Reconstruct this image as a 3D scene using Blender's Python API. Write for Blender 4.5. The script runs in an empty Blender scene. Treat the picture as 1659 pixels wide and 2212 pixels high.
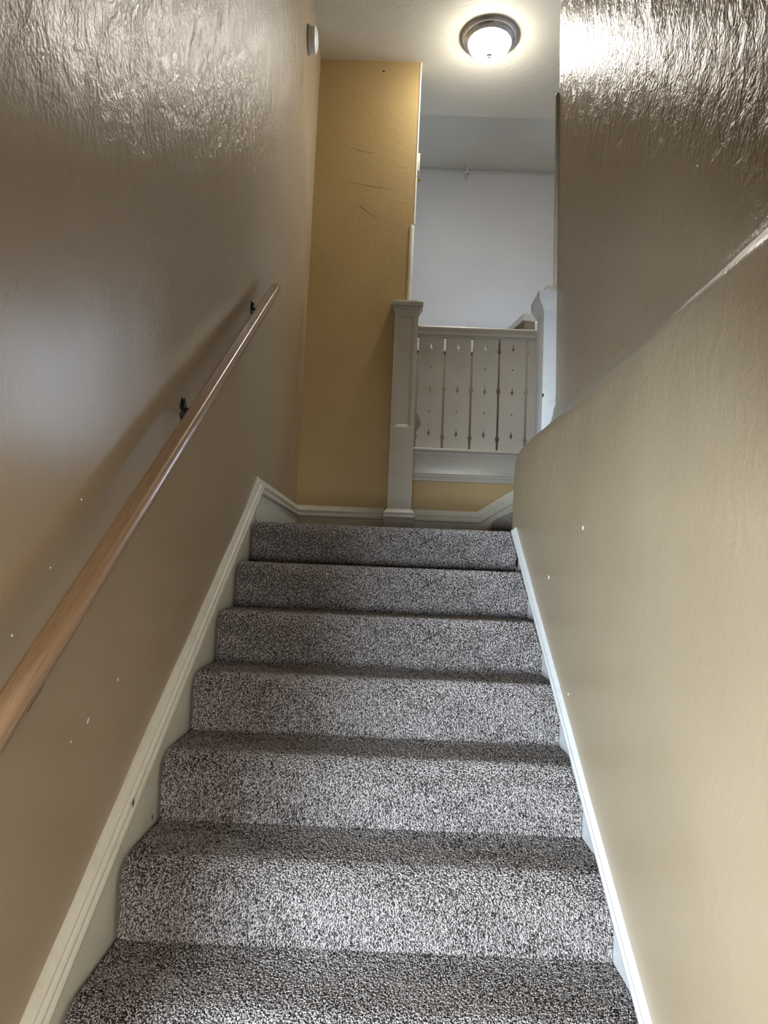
import bpy, bmesh, math, random
import numpy as np
from mathutils import Vector, Matrix

sc = bpy.context.scene
COL = sc.collection
random.seed(7)

# ------------------------------------------------------------------ camera
FPX = 1534.0                                   # focal length in pixels of a 1659 x 2212 frame
CAM = Vector((0.0087, -3.2053, -0.1906))
PITCH, ROLL, YAW = (math.radians(a) for a in (4.6135, 2.3301, -0.4289))
fwd = Vector((math.sin(YAW) * math.cos(PITCH), math.cos(YAW) * math.cos(PITCH), math.sin(PITCH)))
rgt = Vector((math.cos(YAW), -math.sin(YAW), 0))
up = rgt.cross(fwd)
r2 = math.cos(ROLL) * rgt + math.sin(ROLL) * up
u2 = -math.sin(ROLL) * rgt + math.cos(ROLL) * up
cd = bpy.data.cameras.new('camera')
cd.sensor_fit = 'VERTICAL'
cd.sensor_height = 24.0
cd.lens = FPX / 2212 * 24.0
cd.clip_start = 0.02
cam = bpy.data.objects.new('camera', cd)
cam.matrix_world = Matrix(((r2.x, u2.x, -fwd.x, CAM.x), (r2.y, u2.y, -fwd.y, CAM.y), (r2.z, u2.z, -fwd.z, CAM.z), (0, 0, 0, 1)))
COL.objects.link(cam)
sc.camera = cam

# ------------------------------------------------------------------ view, world, light
vs = sc.view_settings
vs.view_transform = 'Standard'
vs.look = 'None'
vs.gamma = 1.0
vs.use_curve_mapping = False
vs.exposure = 1.0
sc.cycles.use_denoising = True
sc.cycles.max_bounces = 10
sc.cycles.diffuse_bounces = 6
sc.cycles.sample_clamp_indirect = 6.0

world = bpy.data.worlds.new('overcast_sky')
sc.world = world
world.use_nodes = True
bg = world.node_tree.nodes['Background']
bg.inputs[0].default_value = (0.75, 0.86, 1.0, 1)
bg.inputs[1].default_value = 0.35


def area(name, loc, direction, sx, sy, power, color):
    l = bpy.data.lights.new(name, 'AREA')
    l.shape = 'RECTANGLE'
    l.size, l.size_y = sx, sy
    l.energy = power
    l.color = color
    o = bpy.data.objects.new(name, l)
    o.location = loc
    o.rotation_euler = Vector(direction).to_track_quat('-Z', 'Z').to_euler()
    COL.objects.link(o)
    return o


# daylight arriving through the three windows of the place
WINDOW_W, DOOR_W, HALL_W, SIDE_W = 232.0, 31.0, 44.0, 24.0
area('daylight_entry_window', (-1.23, -4.43, -0.63), (0, 1, 0), 0.62, 0.66, WINDOW_W, (0.71, 0.85, 1.0))
area('daylight_front_door', (0.02, -4.43, -0.62), (0, 1, 0), 0.76, 0.60, DOOR_W, (1.0, 0.97, 0.93))
area('daylight_hall_window', (1.82, 3.41, 1.46), (0, -1, 0), 0.64, 1.28, HALL_W, (0.66, 0.80, 1.0))
area('daylight_side_window', (2.53, 2.55, 1.46), (-1, 0, 0), 1.0, 1.28, SIDE_W, (0.58, 0.76, 1.0))
LAMP_EMIT = 72.0

# ------------------------------------------------------------------ materials


def new_mat(name):
    m = bpy.data.materials.new(name)
    m.use_nodes = True
    nt = m.node_tree
    return m, nt, nt.nodes, nt.links, nt.nodes['Principled BSDF']


def N(nt, typ, **kw):
    n = nt.nodes.new(typ)
    for k, v in kw.items():
        if k in n.inputs:
            n.inputs[k].default_value = v
        else:
            setattr(n, k, v)
    return n


def ramp(nt, stops):
    r = nt.nodes.new('ShaderNodeValToRGB')
    e = r.color_ramp.elements
    while len(e) < len(stops):
        e.new(0.5)
    for el, (p, c) in zip(e, stops):
        el.position = p
        el.color = c if len(c) == 4 else (*c, 1)
    return r


def plaster(name, c1, c2, rough=0.32, spec=0.5, swirl=0.5, fine=0.25, dist=0.004):
    """painted, trowelled plaster: broad colour drift, trowel swirls and orange peel"""
    m, nt, nd, L, b = new_mat(name)
    tc = N(nt, 'ShaderNodeTexCoord')
    n0 = N(nt, 'ShaderNodeTexNoise', Scale=1.6, Detail=3.0)
    L.new(tc.outputs['Object'], n0.inputs['Vector'])
    r = ramp(nt, [(0.35, c1), (0.65, c2)])
    L.new(n0.outputs[0], r.inputs[0])
    L.new(r.outputs[0], b.inputs['Base Color'])
    mp = N(nt, 'ShaderNodeMapping')
    mp.inputs['Scale'].default_value = (1, 1.5, 1.0)
    mp.inputs['Rotation'].default_value = (0.5, 0, 0)
    L.new(tc.outputs['Object'], mp.inputs['Vector'])
    n1 = N(nt, 'ShaderNodeTexNoise', Scale=11.0, Detail=5.0, Roughness=0.6, Distortion=1.2)
    L.new(mp.outputs[0], n1.inputs['Vector'])
    n2 = N(nt, 'ShaderNodeTexNoise', Scale=95.0, Detail=2.0, Roughness=0.5)
    L.new(tc.outputs['Object'], n2.inputs['Vector'])
    # the trowelled relief comes in patches, mostly high on the walls where the plaster was never sanded
    sx = N(nt, 'ShaderNodeSeparateXYZ')
    L.new(tc.outputs['Object'], sx.inputs[0])
    n3 = N(nt, 'ShaderNodeTexNoise', Scale=1.1, Detail=2.0)
    L.new(tc.outputs['Object'], n3.inputs['Vector'])
    hz = N(nt, 'ShaderNodeMath', operation='MULTIPLY_ADD')
    hz.inputs[1].default_value = 0.45
    L.new(sx.outputs['Z'], hz.inputs[0])
    L.new(n3.outputs[0], hz.inputs[2])
    mr = N(nt, 'ShaderNodeMapRange')
    mr.inputs['From Min'].default_value = 0.45
    mr.inputs['From Max'].default_value = 1.25
    mr.inputs['To Min'].default_value = 0.07
    mr.inputs['To Max'].default_value = 1.0
    L.new(hz.outputs[0], mr.inputs['Value'])
    ms = N(nt, 'ShaderNodeMath', operation='MULTIPLY')
    ms.inputs[1].default_value = swirl
    L.new(n1.outputs[0], ms.inputs[0])
    mf = N(nt, 'ShaderNodeMath', operation='MULTIPLY_ADD')
    mf.inputs[1].default_value = fine
    L.new(n2.outputs[0], mf.inputs[0])
    L.new(ms.outputs[0], mf.inputs[2])
    mh = N(nt, 'ShaderNodeMath', operation='MULTIPLY')
    L.new(mf.outputs[0], mh.inputs[0])
    L.new(mr.outputs[0], mh.inputs[1])
    bp = N(nt, 'ShaderNodeBump', Strength=1.0, Distance=dist)
    L.new(mh.outputs[0], bp.inputs['Height'])
    L.new(bp.outputs[0], b.inputs['Normal'])
    b.inputs['Roughness'].default_value = rough
    b.inputs['Specular IOR Level'].default_value = spec
    return m


M = {}
M['tan'] = plaster('tan_wall_paint', (0.36, 0.278, 0.176), (0.40, 0.312, 0.202), rough=0.31, spec=0.42, swirl=0.60, fine=0.20, dist=0.014)
M['tan_flat'] = plaster('tan_back_wall_paint', (0.41, 0.293, 0.130), (0.45, 0.325, 0.148), rough=0.5, spec=0.35, swirl=0.5, fine=0.12)
M['ceiling'] = plaster('cream_ceiling_paint', (0.66, 0.63, 0.55), (0.70, 0.67, 0.59), rough=0.6, spec=0.3, swirl=0.5, fine=0.25)
M['taupe'] = plaster('taupe_low_wall_paint', (0.31, 0.245, 0.18), (0.34, 0.27, 0.20), rough=0.6, spec=0.3, swirl=0.4, fine=0.12)
M['white_wall'] = plaster('white_hall_paint', (0.50, 0.51, 0.53), (0.54, 0.55, 0.57), rough=0.6, spec=0.3, swirl=0.5, fine=0.15)


def trim_paint(name, col, dirt, rough=0.35, bump=0.0012, scale=38.0):
    m, nt, nd, L, b = new_mat(name)
    tc = N(nt, 'ShaderNodeTexCoord')
    n = N(nt, 'ShaderNodeTexNoise', Scale=7.0, Detail=8.0, Roughness=0.7)
    L.new(tc.outputs['Object'], n.inputs['Vector'])
    r = ramp(nt, [(0.30, dirt), (0.48, col), (1.0, col)])
    L.new(n.outputs[0], r.inputs[0])
    L.new(r.outputs[0], b.inputs['Base Color'])
    n2 = N(nt, 'ShaderNodeTexNoise', Scale=scale, Detail=4.0)
    L.new(tc.outputs['Object'], n2.inputs['Vector'])
    bp = N(nt, 'ShaderNodeBump', Strength=0.8, Distance=bump)
    L.new(n2.outputs[0], bp.inputs['Height'])
    L.new(bp.outputs[0], b.inputs['Normal'])
    b.inputs['Roughness'].default_value = rough
    return m


M['trim'] = trim_paint('cream_trim_paint', (0.66, 0.63, 0.53), (0.55, 0.51, 0.41))
M['trim_white'] = trim_paint('white_trim_paint', (0.60, 0.61, 0.60), (0.52, 0.52, 0.50))
M['post_white'] = trim_paint('white_post_paint', (0.74, 0.75, 0.74), (0.66, 0.66, 0.64))
M['post'] = trim_paint('cream_newel_paint', (0.45, 0.42, 0.355), (0.41, 0.38, 0.31))


def plain(name, col, rough=0.5, metal=0.0, noise=0.0, spec=0.5, scale=60.0):
    m, nt, nd, L, b = new_mat(name)
    tc = N(nt, 'ShaderNodeTexCoord')
    n = N(nt, 'ShaderNodeTexNoise', Scale=scale, Detail=3.0)
    L.new(tc.outputs['Object'], n.inputs['Vector'])
    c2 = tuple(max(0, c * (1 - noise)) for c in col)
    r = ramp(nt, [(0.35, c2), (0.65, col)])
    L.new(n.outputs[0], r.inputs[0])
    L.new(r.outputs[0], b.inputs['Base Color'])
    b.inputs['Roughness'].default_value = rough
    b.inputs['Metallic'].default_value = metal
    b.inputs['Specular IOR Level'].default_value = spec
    return m


M['black'] = plain('black_bracket_enamel', (0.012, 0.012, 0.012), 0.25, noise=0.2)
M['nickel'] = plain('brushed_nickel', (0.60, 0.62, 0.68), 0.33, 1.0, noise=0.15)
M['brass'] = plain('aged_brass', (0.55, 0.42, 0.22), 0.35, 1.0, noise=0.2)
M['alarm'] = plain('white_alarm_plastic', (0.78, 0.77, 0.74), 0.4, noise=0.03)
M['alarm_grey'] = plain('greyed_alarm_plastic', (0.30, 0.29, 0.28), 0.5, noise=0.05)
M['chip'] = plain('bare_plaster_chip', (0.86, 0.83, 0.76), 0.8, noise=0.05)
M['dark_chip'] = plain('dark_chip_wood', (0.03, 0.022, 0.018), 0.7, noise=0.2)
M['floor'] = plain('entry_floor_boards', (0.28, 0.19, 0.11), 0.4, noise=0.35, scale=5)
M['backing'] = plain('carpet_backing', (0.075, 0.064, 0.060), 0.95, noise=0.6, spec=0.1, scale=180)

# wood of the handrail (grain along the rail's own z axis)
m, nt, nd, L, b = new_mat('varnished_oak')
tc = N(nt, 'ShaderNodeTexCoord')
mp = N(nt, 'ShaderNodeMapping')
mp.inputs['Scale'].default_value = (26, 26, 1.5)
L.new(tc.outputs['Object'], mp.inputs['Vector'])
n = N(nt, 'ShaderNodeTexNoise', Scale=1.6, Detail=5.0, Distortion=1.2)
L.new(mp.outputs[0], n.inputs['Vector'])
mp2 = N(nt, 'ShaderNodeMapping')
mp2.inputs['Scale'].default_value = (300, 300, 9)
L.new(tc.outputs['Object'], mp2.inputs['Vector'])
n2 = N(nt, 'ShaderNodeTexNoise', Scale=1.0, Detail=2.0)
L.new(mp2.outputs[0], n2.inputs['Vector'])
r = ramp(nt, [(0.30, (0.19, 0.105, 0.052)), (0.46, (0.36, 0.225, 0.125)), (0.54, (0.30, 0.18, 0.096)), (0.70, (0.42, 0.28, 0.165))])
mx = N(nt, 'ShaderNodeMath', operation='MULTIPLY_ADD')
mx.inputs[1].default_value = 0.25
L.new(n2.outputs[0], mx.inputs[0])
ms = N(nt, 'ShaderNodeMath', operation='MULTIPLY')
ms.inputs[1].default_value = 0.75
L.new(n.outputs[0], ms.inputs[0])
L.new(ms.outputs[0], mx.inputs[2])
L.new(mx.outputs[0], r.inputs[0])
L.new(r.outputs[0], b.inputs['Base Color'])
b.inputs['Roughness'].default_value = 0.3
b.inputs['Coat Weight'].default_value = 0.3
b.inputs['Coat Roughness'].default_value = 0.12
M['oak'] = m

# carpet yarn: per-tuft random shade
m, nt, nd, L, b = new_mat('frieze_carpet_yarn')
at = N(nt, 'ShaderNodeAttribute', attribute_name='shade')
r = ramp(nt, [(0.0, (0.030, 0.024, 0.023)), (0.13, (0.05, 0.042, 0.040)), (0.20, (0.24, 0.21, 0.195)), (0.45, (0.36, 0.325, 0.306)),
              (0.80, (0.48, 0.445, 0.425)), (1.0, (0.60, 0.565, 0.545))])
L.new(at.outputs['Fac'], r.inputs[0])
L.new(r.outputs[0], b.inputs['Base Color'])
b.inputs['Roughness'].default_value = 0.75
b.inputs['Specular IOR Level'].default_value = 0.12
M['yarn'] = m

# opal glass bowl, lit from inside
m, nt, nd, L, b = new_mat('lit_opal_glass')
b.inputs['Base Color'].default_value = (0.9, 0.88, 0.82, 1)
b.inputs['Roughness'].default_value = 0.15
b.inputs['Emission Color'].default_value = (1.0, 0.94, 0.83, 1)
tc = N(nt, 'ShaderNodeTexCoord')
sx = N(nt, 'ShaderNodeSeparateXYZ')
L.new(tc.outputs['Generated'], sx.inputs[0])
mr = N(nt, 'ShaderNodeMapRange')
mr.inputs['From Min'].default_value = 1.0
mr.inputs['From Max'].default_value = 0.25
mr.inputs['To Min'].default_value = 0.34 * LAMP_EMIT
mr.inputs['To Max'].default_value = LAMP_EMIT
L.new(sx.outputs['Z'], mr.inputs['Value'])
L.new(mr.outputs[0], b.inputs['Emission Strength'])
M['opal'] = m

# window glass: thin, clear
m, nt, nd, L, b = new_mat('window_glass')
nd.remove(b)
tr = N(nt, 'ShaderNodeBsdfTransparent')
gl = N(nt, 'ShaderNodeBsdfGlossy', Roughness=0.02)
fr = N(nt, 'ShaderNodeFresnel', IOR=1.45)
mix = N(nt, 'ShaderNodeMixShader')
L.new(fr.outputs[0], mix.inputs[0])
L.new(tr.outputs[0], mix.inputs[1])
L.new(gl.outputs[0], mix.inputs[2])
L.new(mix.outputs[0], nd['Material Output'].inputs[0])
M['glass'] = m

# ------------------------------------------------------------------ mesh helpers


def link_mesh(name, verts, faces, mat, parent=None, smooth=False, kind=None):
    me = bpy.data.meshes.new(name)
    me.from_pydata([tuple(v) for v in verts], [], faces)
    bm = bmesh.new()
    bm.from_mesh(me)
    bmesh.ops.recalc_face_normals(bm, faces=bm.faces)
    bm.to_mesh(me)
    bm.free()
    me.materials.append(mat)
    if smooth:
        me.polygons.foreach_set('use_smooth', [True] * len(me.polygons))
    return link(name, me, parent, kind)


def link(name, me, parent=None, kind=None):
    o = bpy.data.objects.new(name, me)
    COL.objects.link(o)
    if parent is not None:
        o.parent = parent
        o.matrix_parent_inverse = parent.matrix_world.inverted() if parent.type != 'EMPTY' else Matrix.Translation(-Vector(parent.location))
    if kind:
        o['kind'] = kind
    return o


def empty(name, loc, label, cat, group=None):
    o = bpy.data.objects.new(name, None)
    o.empty_display_size = 0.1
    o.location = loc
    COL.objects.link(o)
    o['label'] = label
    o['category'] = cat
    if group:
        o['group'] = group
    return o


def structure(o, label=None):
    o['kind'] = 'structure'
    if label:
        o['label'] = label
    return o


def sharp(o, angle=35):
    """smooth shading with sharp edges"""
    me = o.data
    me.polygons.foreach_set('use_smooth', [True] * len(me.polygons))
    me.set_sharp_from_angle(angle=math.radians(angle))
    return o


def box_vf(x0, x1, y0, y1, z0, z1):
    v = [(x0, y0, z0), (x1, y0, z0), (x1, y1, z0), (x0, y1, z0), (x0, y0, z1), (x1, y0, z1), (x1, y1, z1), (x0, y1, z1)]
    f = [(0, 3, 2, 1), (4, 5, 6, 7), (0, 1, 5, 4), (1, 2, 6, 5), (2, 3, 7, 6), (3, 0, 4, 7)]
    return v, f


def box(name, x0, x1, y0, y1, z0, z1, mat, parent=None, bevel=0.0, kind=None):
    v, f = box_vf(x0, x1, y0, y1, z0, z1)
    o = link_mesh(name, v, f, mat, parent, kind=kind)
    if bevel:
        bm = bmesh.new()
        bm.from_mesh(o.data)
        bmesh.ops.bevel(bm, geom=list(bm.edges), offset=bevel, segments=2, affect='EDGES', profile=0.5)
        bm.to_mesh(o.data)
        bm.free()
        sharp(o)
    return o


def sweep(name, prof, p0, p1, side, upv, mat, parent=None, kind=None, cut0=None, cut1=None, smooth=True, segs=1):
    """closed profile (a, h): a along side, h along upv, swept from p0 to p1.
    cut0/cut1: shear of the two ends (distance along the path per unit of h)"""
    p0, p1, side, upv = Vector(p0), Vector(p1), Vector(side), Vector(upv)
    d = (p1 - p0).normalized()
    v, f = [], []
    n = len(prof)
    for s in range(segs + 1):
        t = s / segs
        for a, h in prof:
            q = p0.lerp(p1, t) + side * a + upv * h
            if s == 0 and cut0:
                q = q + d * (cut0 * h)
            if s == segs and cut1:
                q = q + d * (cut1 * h)
            v.append(q)
    for s in range(segs):
        for i in range(n):
            j = (i + 1) % n
            f.append((s * n + i, s * n + j, (s + 1) * n + j, (s + 1) * n + i))
    f.append(tuple(range(n))[::-1])
    f.append(tuple(segs * n + i for i in range(n)))
    o = link_mesh(name, v, f, mat, parent, kind=kind)
    return sharp(o) if smooth else o


def square_stack(name, cx, cy, rows, mat, parent=None, back=None):
    """stack of square sections (z, half): mouldings of a post cap or base"""
    v, f = [], []
    for z, h in rows:
        b_ = cy + h if back is None else back
        v += [(cx - h, cy - h, z), (cx + h, cy - h, z), (cx + h, b_, z), (cx - h, b_, z)]
    for k in range(len(rows) - 1):
        for i in range(4):
            j = (i + 1) % 4
            f.append((4 * k + i, 4 * k + j, 4 * k + 4 + j, 4 * k + 4 + i))
    f.append((3, 2, 1, 0))
    e = 4 * (len(rows) - 1)
    f.append((e, e + 1, e + 2, e + 3))
    return link_mesh(name, v, f, mat, parent)


def lathe(name, prof, mat, parent=None, seg=48, origin=(0, 0, 0), axis='Z', kind=None, close=True):
    v, f = [], []
    n = len(prof)
    for s in range(seg):
        a = 2 * math.pi * s / seg
        for r_, z in prof:
            if axis == 'Z':
                p = (origin[0] + r_ * math.cos(a), origin[1] + r_ * math.sin(a), origin[2] + z)
            else:                                  # X axis
                p = (origin[0] + z, origin[1] + r_ * math.cos(a), origin[2] + r_ * math.sin(a))
            v.append(p)
    for s in range(seg):
        t = (s + 1) % seg
        for i in range(n - 1):
            f.append((s * n + i, t * n + i, t * n + i + 1, s * n + i + 1))
    if close:
        f.append(tuple(s * n for s in range(seg))[::-1])
        f.append(tuple(s * n + n - 1 for s in range(seg)))
    o = link_mesh(name, v, f, mat, parent, kind=kind)
    bm = bmesh.new()
    bm.from_mesh(o.data)
    bmesh.ops.remove_doubles(bm, verts=bm.verts, dist=1e-6)
    bm.to_mesh(o.data)
    bm.free()
    return sharp(o, 40)


def tube(name, pts, radii, mat, parent=None, seg=12):
    v, f = [], []
    pts = [Vector(p) for p in pts]
    for i, p in enumerate(pts):
        d = (pts[min(i + 1, len(pts) - 1)] - pts[max(i - 1, 0)]).normalized()
        a = d.orthogonal().normalized() if i == 0 else (a - d * a.dot(d)).normalized()
        c = d.cross(a)
        rr = radii[i] if isinstance(radii, (list, tuple)) else radii
        for s in range(seg):
            t = 2 * math.pi * s / seg
            v.append(p + (a * math.cos(t) + c * math.sin(t)) * rr)
    for i in range(len(pts) - 1):
        for s in range(seg):
            t = (s + 1) % seg
            f.append((i * seg + s, i * seg + t, (i + 1) * seg + t, (i + 1) * seg + s))
    f.append(tuple(range(seg))[::-1])
    f.append(tuple((len(pts) - 1) * seg + s for s in range(seg)))
    return sharp(link_mesh(name, v, f, mat, parent), 40)


def lump(u, w, seed):
    """gentle unevenness of old plaster, metres"""
    s = seed * 1.7
    return (0.0022 * math.sin(2.3 * u + 1.1 * w + s) + 0.0016 * math.sin(4.9 * u - 2.7 * w + 2 * s) + 0.0009 * math.sin(9.1 * w + 3.3 * u + s)
            + 0.0006 * math.sin(17 * u + 11 * w + s))


# ------------------------------------------------------------------ measures
RISE, RUN = 0.185, 0.2831
XL, XR = -0.603, 0.5855                         # carpet edges
WL = -0.638                                     # left wall plane
BACK = 1.717                                    # back wall plane
TOP = 3.52                                      # ceiling
NSTEP = 12
FLOOR = -NSTEP * RISE
HALL = 3 * RISE                                 # upper hall floor
SLOPE = 0.655

# ------------------------------------------------------------------ structure: left wall
ys = np.linspace(-2.55, 1.74, 62)
zs = np.linspace(FLOOR - 0.02, TOP + 0.02, 76)
v, f = [], []
for y in ys:
    for z in zs:
        x = WL + lump(y, z, 1.0) + 0.010 * max(0.0, z - 1.5) / 2
        v.append((x, y, z))
nz = len(zs)
for i in range(len(ys) - 1):
    for j in range(nz - 1):
        f.append((i * nz + j, (i + 1) * nz + j, (i + 1) * nz + j + 1, i * nz + j + 1))
k = len(v)
v += [(-0.76, ys[0], zs[0]), (-0.76, ys[-1], zs[0]), (-0.76, ys[-1], zs[-1]), (-0.76, ys[0], zs[-1])]
a00, a10, a11, a01 = 0, (len(ys) - 1) * nz, len(ys) * nz - 1, nz - 1
f.append((k, k + 3, k + 2, k + 1))
f.append(tuple([k] + [j for j in range(nz)] + [k + 3]))
f.append(tuple([k + 1] + [a10 + j for j in range(nz)] + [k + 2])[::-1])
f.append(tuple([k] + [i * nz for i in range(len(ys))] + [k + 1])[::-1])
f.append(tuple([k + 3] + [i * nz + nz - 1 for i in range(len(ys))] + [k + 2]))
wall_left = structure(link_mesh('wall_left', v, f, M['tan'], smooth=False), 'glossy tan painted plaster wall along the left of the stairs')
sharp(wall_left, 40)

# upper strip of the left wall above the foot of the stairs, and an unseen header over the entry, set low to block its daylight
structure(box('wall_header_baffle', -0.76, 2.45, -3.42, -3.32, -0.20, TOP + 0.02, M['tan']))
structure(box('wall_left_upper', -0.76, WL, -3.32, -2.552, -0.15, TOP + 0.02, M['tan']))

# ------------------------------------------------------------------ structure: right wall with its rounded ledge
XW = 0.575
# (inset from lower plane, z)
def ridge(y, z):
    """trowel ridges along the ledge, rougher towards the foot of the stairs"""
    win = math.exp(-((z - 0.44) / 0.075) ** 2)
    amt = 0.35 + 0.65 * min(1.0, max(0.0, (-y - 0.6) / 1.2))
    return win * amt * (0.0050 * math.sin(62 * z + 2.2 * y + 1.3 * math.sin(1.9 * y)) + 0.0028 * math.sin(118 * z - 3.1 * y) + 0.0020 * math.sin(9 * y + 40 * z))


prof = [(0, -0.4), (0, -0.2), (0, 0.0), (0.002, 0.12), (0.004, 0.24), (0.007, 0.31), (0.013, 0.35), (0.030, 0.385), (0.058, 0.412), (0.090, 0.434), (0.120, 0.456),
        (0.145, 0.480), (0.165, 0.512), (0.178, 0.550), (0.187, 0.60), (0.189, 0.68), (0.187, 0.85), (0.184, 1.1), (0.180, 1.4), (0.176, 1.8), (0.171, 2.2), (0.165, 2.6),
        (0.160, 3.0), (0.155, 3.3), (0.152, TOP + 0.02)]
ylist = list(np.linspace(-3.42, -0.02, 50)) + [0.01, 0.03, 0.045, 0.058, 0.068, 0.075, 0.079, 0.080]
# finer sampling of the rounded ledge
pz = np.array([q[1] for q in prof])
pd = np.array([q[0] for q in prof])
lo = [q for q in prof if q[1] < 0.30]
hi = [q for q in prof if q[1] > 0.61]
prof = lo + [(float(np.interp(z, pz, pd)), float(z)) for z in np.arange(0.30, 0.61, 0.0125)] + hi
rings = []
for y in ylist:
    t = min(1.0, max(0.0, (y - 0.04) / 0.04))
    rnd = 0.03 * (1 - math.sqrt(max(0.0, 1 - t * t)))       # rounded end of the wall
    zl = 0.658 * y + 0.022 if y < -0.02 else -0.05          # top of the stair skirting
    ring = [(0.62, FLOOR - 0.02), (0.612, zl - 0.02 if y < -0.02 else -0.06), (XW + rnd + lump(y, zl, 2) * 0.5, zl)]
    for d, z in prof:
        zz = z if z > 0.1 else max(z, zl + 0.01 + 0.05 * (z + 0.4))
        if z <= 0.1:
            zz = zl + (0.12 - zl) * (prof.index((d, z)) + 1) / 4.0
        w = lump(y, zz, 2.0) * (1.0 if z < 0.2 or z > 0.6 else 2.2)
        ring.append((XW + d + rnd + w + ridge(y, zz), zz))
    ring += [(2.45, TOP + 0.02), (2.45, FLOOR - 0.02)]
    rings.append([(x, y, z) for x, z in ring])
v = [p for rg in rings for p in rg]
n = len(rings[0])
f = []
for k in range(len(rings) - 1):
    for i in range(n):
        j = (i + 1) % n
        f.append((k * n + i, k * n + j, (k + 1) * n + j, (k + 1) * n + i))
f.append(tuple(range(n))[::-1])
f.append(tuple((len(rings) - 1) * n + i for i in range(n)))
wall_right = structure(link_mesh('wall_right', v, f, M['tan']), 'tan painted plaster wall on the right with a rounded ledge and set-back upper part')
sharp(wall_right, 50)

# ------------------------------------------------------------------ structure: back wall, hall shell, ceiling, entry
EDGE = 0.104
v = [(-0.76, BACK, -0.3), (2.45, BACK, -0.3), (2.45, BACK, HALL - 0.002), (EDGE, BACK, HALL - 0.002), (EDGE, BACK, 2.3), (EDGE + 0.006, BACK, TOP + 0.02), (-0.76, BACK, TOP + 0.02)]
n = len(v)
v += [(x, BACK + 0.11, z) for x, y, z in v]
f = [tuple(range(n))[::-1], tuple(range(n, 2 * n))] + [(i, (i + 1) % n, n + (i + 1) % n, n + i) for i in range(n)]
wall_back = structure(link_mesh('wall_back', v, f, M['tan_flat']), 'golden tan back wall above the landing')
# rounded cream corner of the back wall
pts = [(EDGE - 0.002, BACK + 0.006, 2.29), (EDGE + 0.005, BACK + 0.006, TOP - 0.002)]
tube('corner_bead', pts, 0.009, M['trim'], wall_back, seg=10)


def crack(name, x0, z0, x1, z1, w, parent, depth=0.0012):
    """a thin raised ridge where old plaster has cracked and been painted over"""
    pp = [Vector((x0 + (x1 - x0) * t, BACK + 0.0005, z0 + (z1 - z0) * t + 0.006 * math.sin(7 * t) * (1 - t))) for t in np.linspace(0, 1, 7)]
    return tube(name, pp, [w * (0.4 + 0.6 * math.sin(math.pi * min(0.97, max(0.03, t)))) for t in np.linspace(0, 1, 7)], M['tan_flat'], parent, seg=6)


crack('plaster_crack', -0.385, 2.845, -0.20, 2.812, 0.0025, wall_back)
crack('plaster_crack', -0.391, 2.585, -0.054, 2.544, 0.0020, wall_back)
crack('plaster_crack', -0.316, 2.425, -0.173, 2.336, 0.0025, wall_back)
lathe('nail_hole', [(0.0, 0.0), (0.010, 0.0), (0.008, 0.004), (0.0, 0.004)], M['dark_chip'], wall_back, seg=8, origin=(0, 0, 0), close=False).matrix_local = (
    Matrix.Translation((-0.161, BACK - 0.0005, 3.441)) @ Matrix.Rotation(math.radians(90), 4, 'X') @ Matrix.Diagonal((1, 0.6, 0.5, 1)))

# ceiling: flat over the stairs, rising a little beyond the joint at y = 2.32
cy = [-3.42, 0.0, 1.2, 2.3, 2.315, 2.33, 3.32]
cz = [TOP, TOP, TOP, TOP, TOP + 0.0005, TOP + 0.003, TOP + 0.138]
v, f = [], []
for y, z in zip(cy, cz):
    v += [(-0.80, y, z), (2.47, y, z), (2.47, y, z + 0.1), (-0.80, y, z + 0.1)]
for k in range(len(cy) - 1):
    for i in range(4):
        j = (i + 1) % 4
        f.append((4 * k + i, 4 * k + j, 4 * k + 4 + j, 4 * k + 4 + i))
f += [(0, 1, 2, 3), tuple(4 * (len(cy) - 1) + i for i in (3, 2, 1, 0))]
ceiling = structure(link_mesh('ceiling', v, f, M['ceiling']), 'cream plaster ceiling with a joint line beyond the lamp')

FAR = 3.30
WX0, WX1, WZ0, WZ1 = 1.48, 2.16, 0.80, 2.12     # hall window in the far wall


def wall_with_hole(name, mat, axis, c0, c1, a0, a1, z0, z1, h):
    """slab between planes c0..c1 across 'axis', spanning a0..a1 by z0..z1, with opening h=(ha0, ha1, hz0, hz1)"""
    xs_, zs_ = [a0, h[0], h[1], a1], [z0, h[2], h[3], z1]
    v, f = [], []
    for c in (c0, c1):
        for z in zs_:
            for a in xs_:
                v.append((a, c, z) if axis == 'Y' else (c, a, z))
    ix = lambda s, i, j: s * 16 + j * 4 + i
    for s in (0, 1):
        for j in range(3):
            for i in range(3):
                if (i, j) != (1, 1):
                    f.append((ix(s, i, j), ix(s, i + 1, j), ix(s, i + 1, j + 1), ix(s, i, j + 1)))
    for loop in ([(0, 0), (1, 0), (2, 0), (3, 0), (3, 1), (3, 2), (3, 3), (2, 3), (1, 3), (0, 3), (0, 2), (0, 1)], [(1, 1), (2, 1), (2, 2), (1, 2)]):
        for q in range(len(loop)):
            (i, j), (i2, j2) = loop[q], loop[(q + 1) % len(loop)]
            f.append((ix(0, i, j), ix(0, i2, j2), ix(1, i2, j2), ix(1, i, j)))
    return structure(link_mesh(name, v, f, mat))


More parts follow.
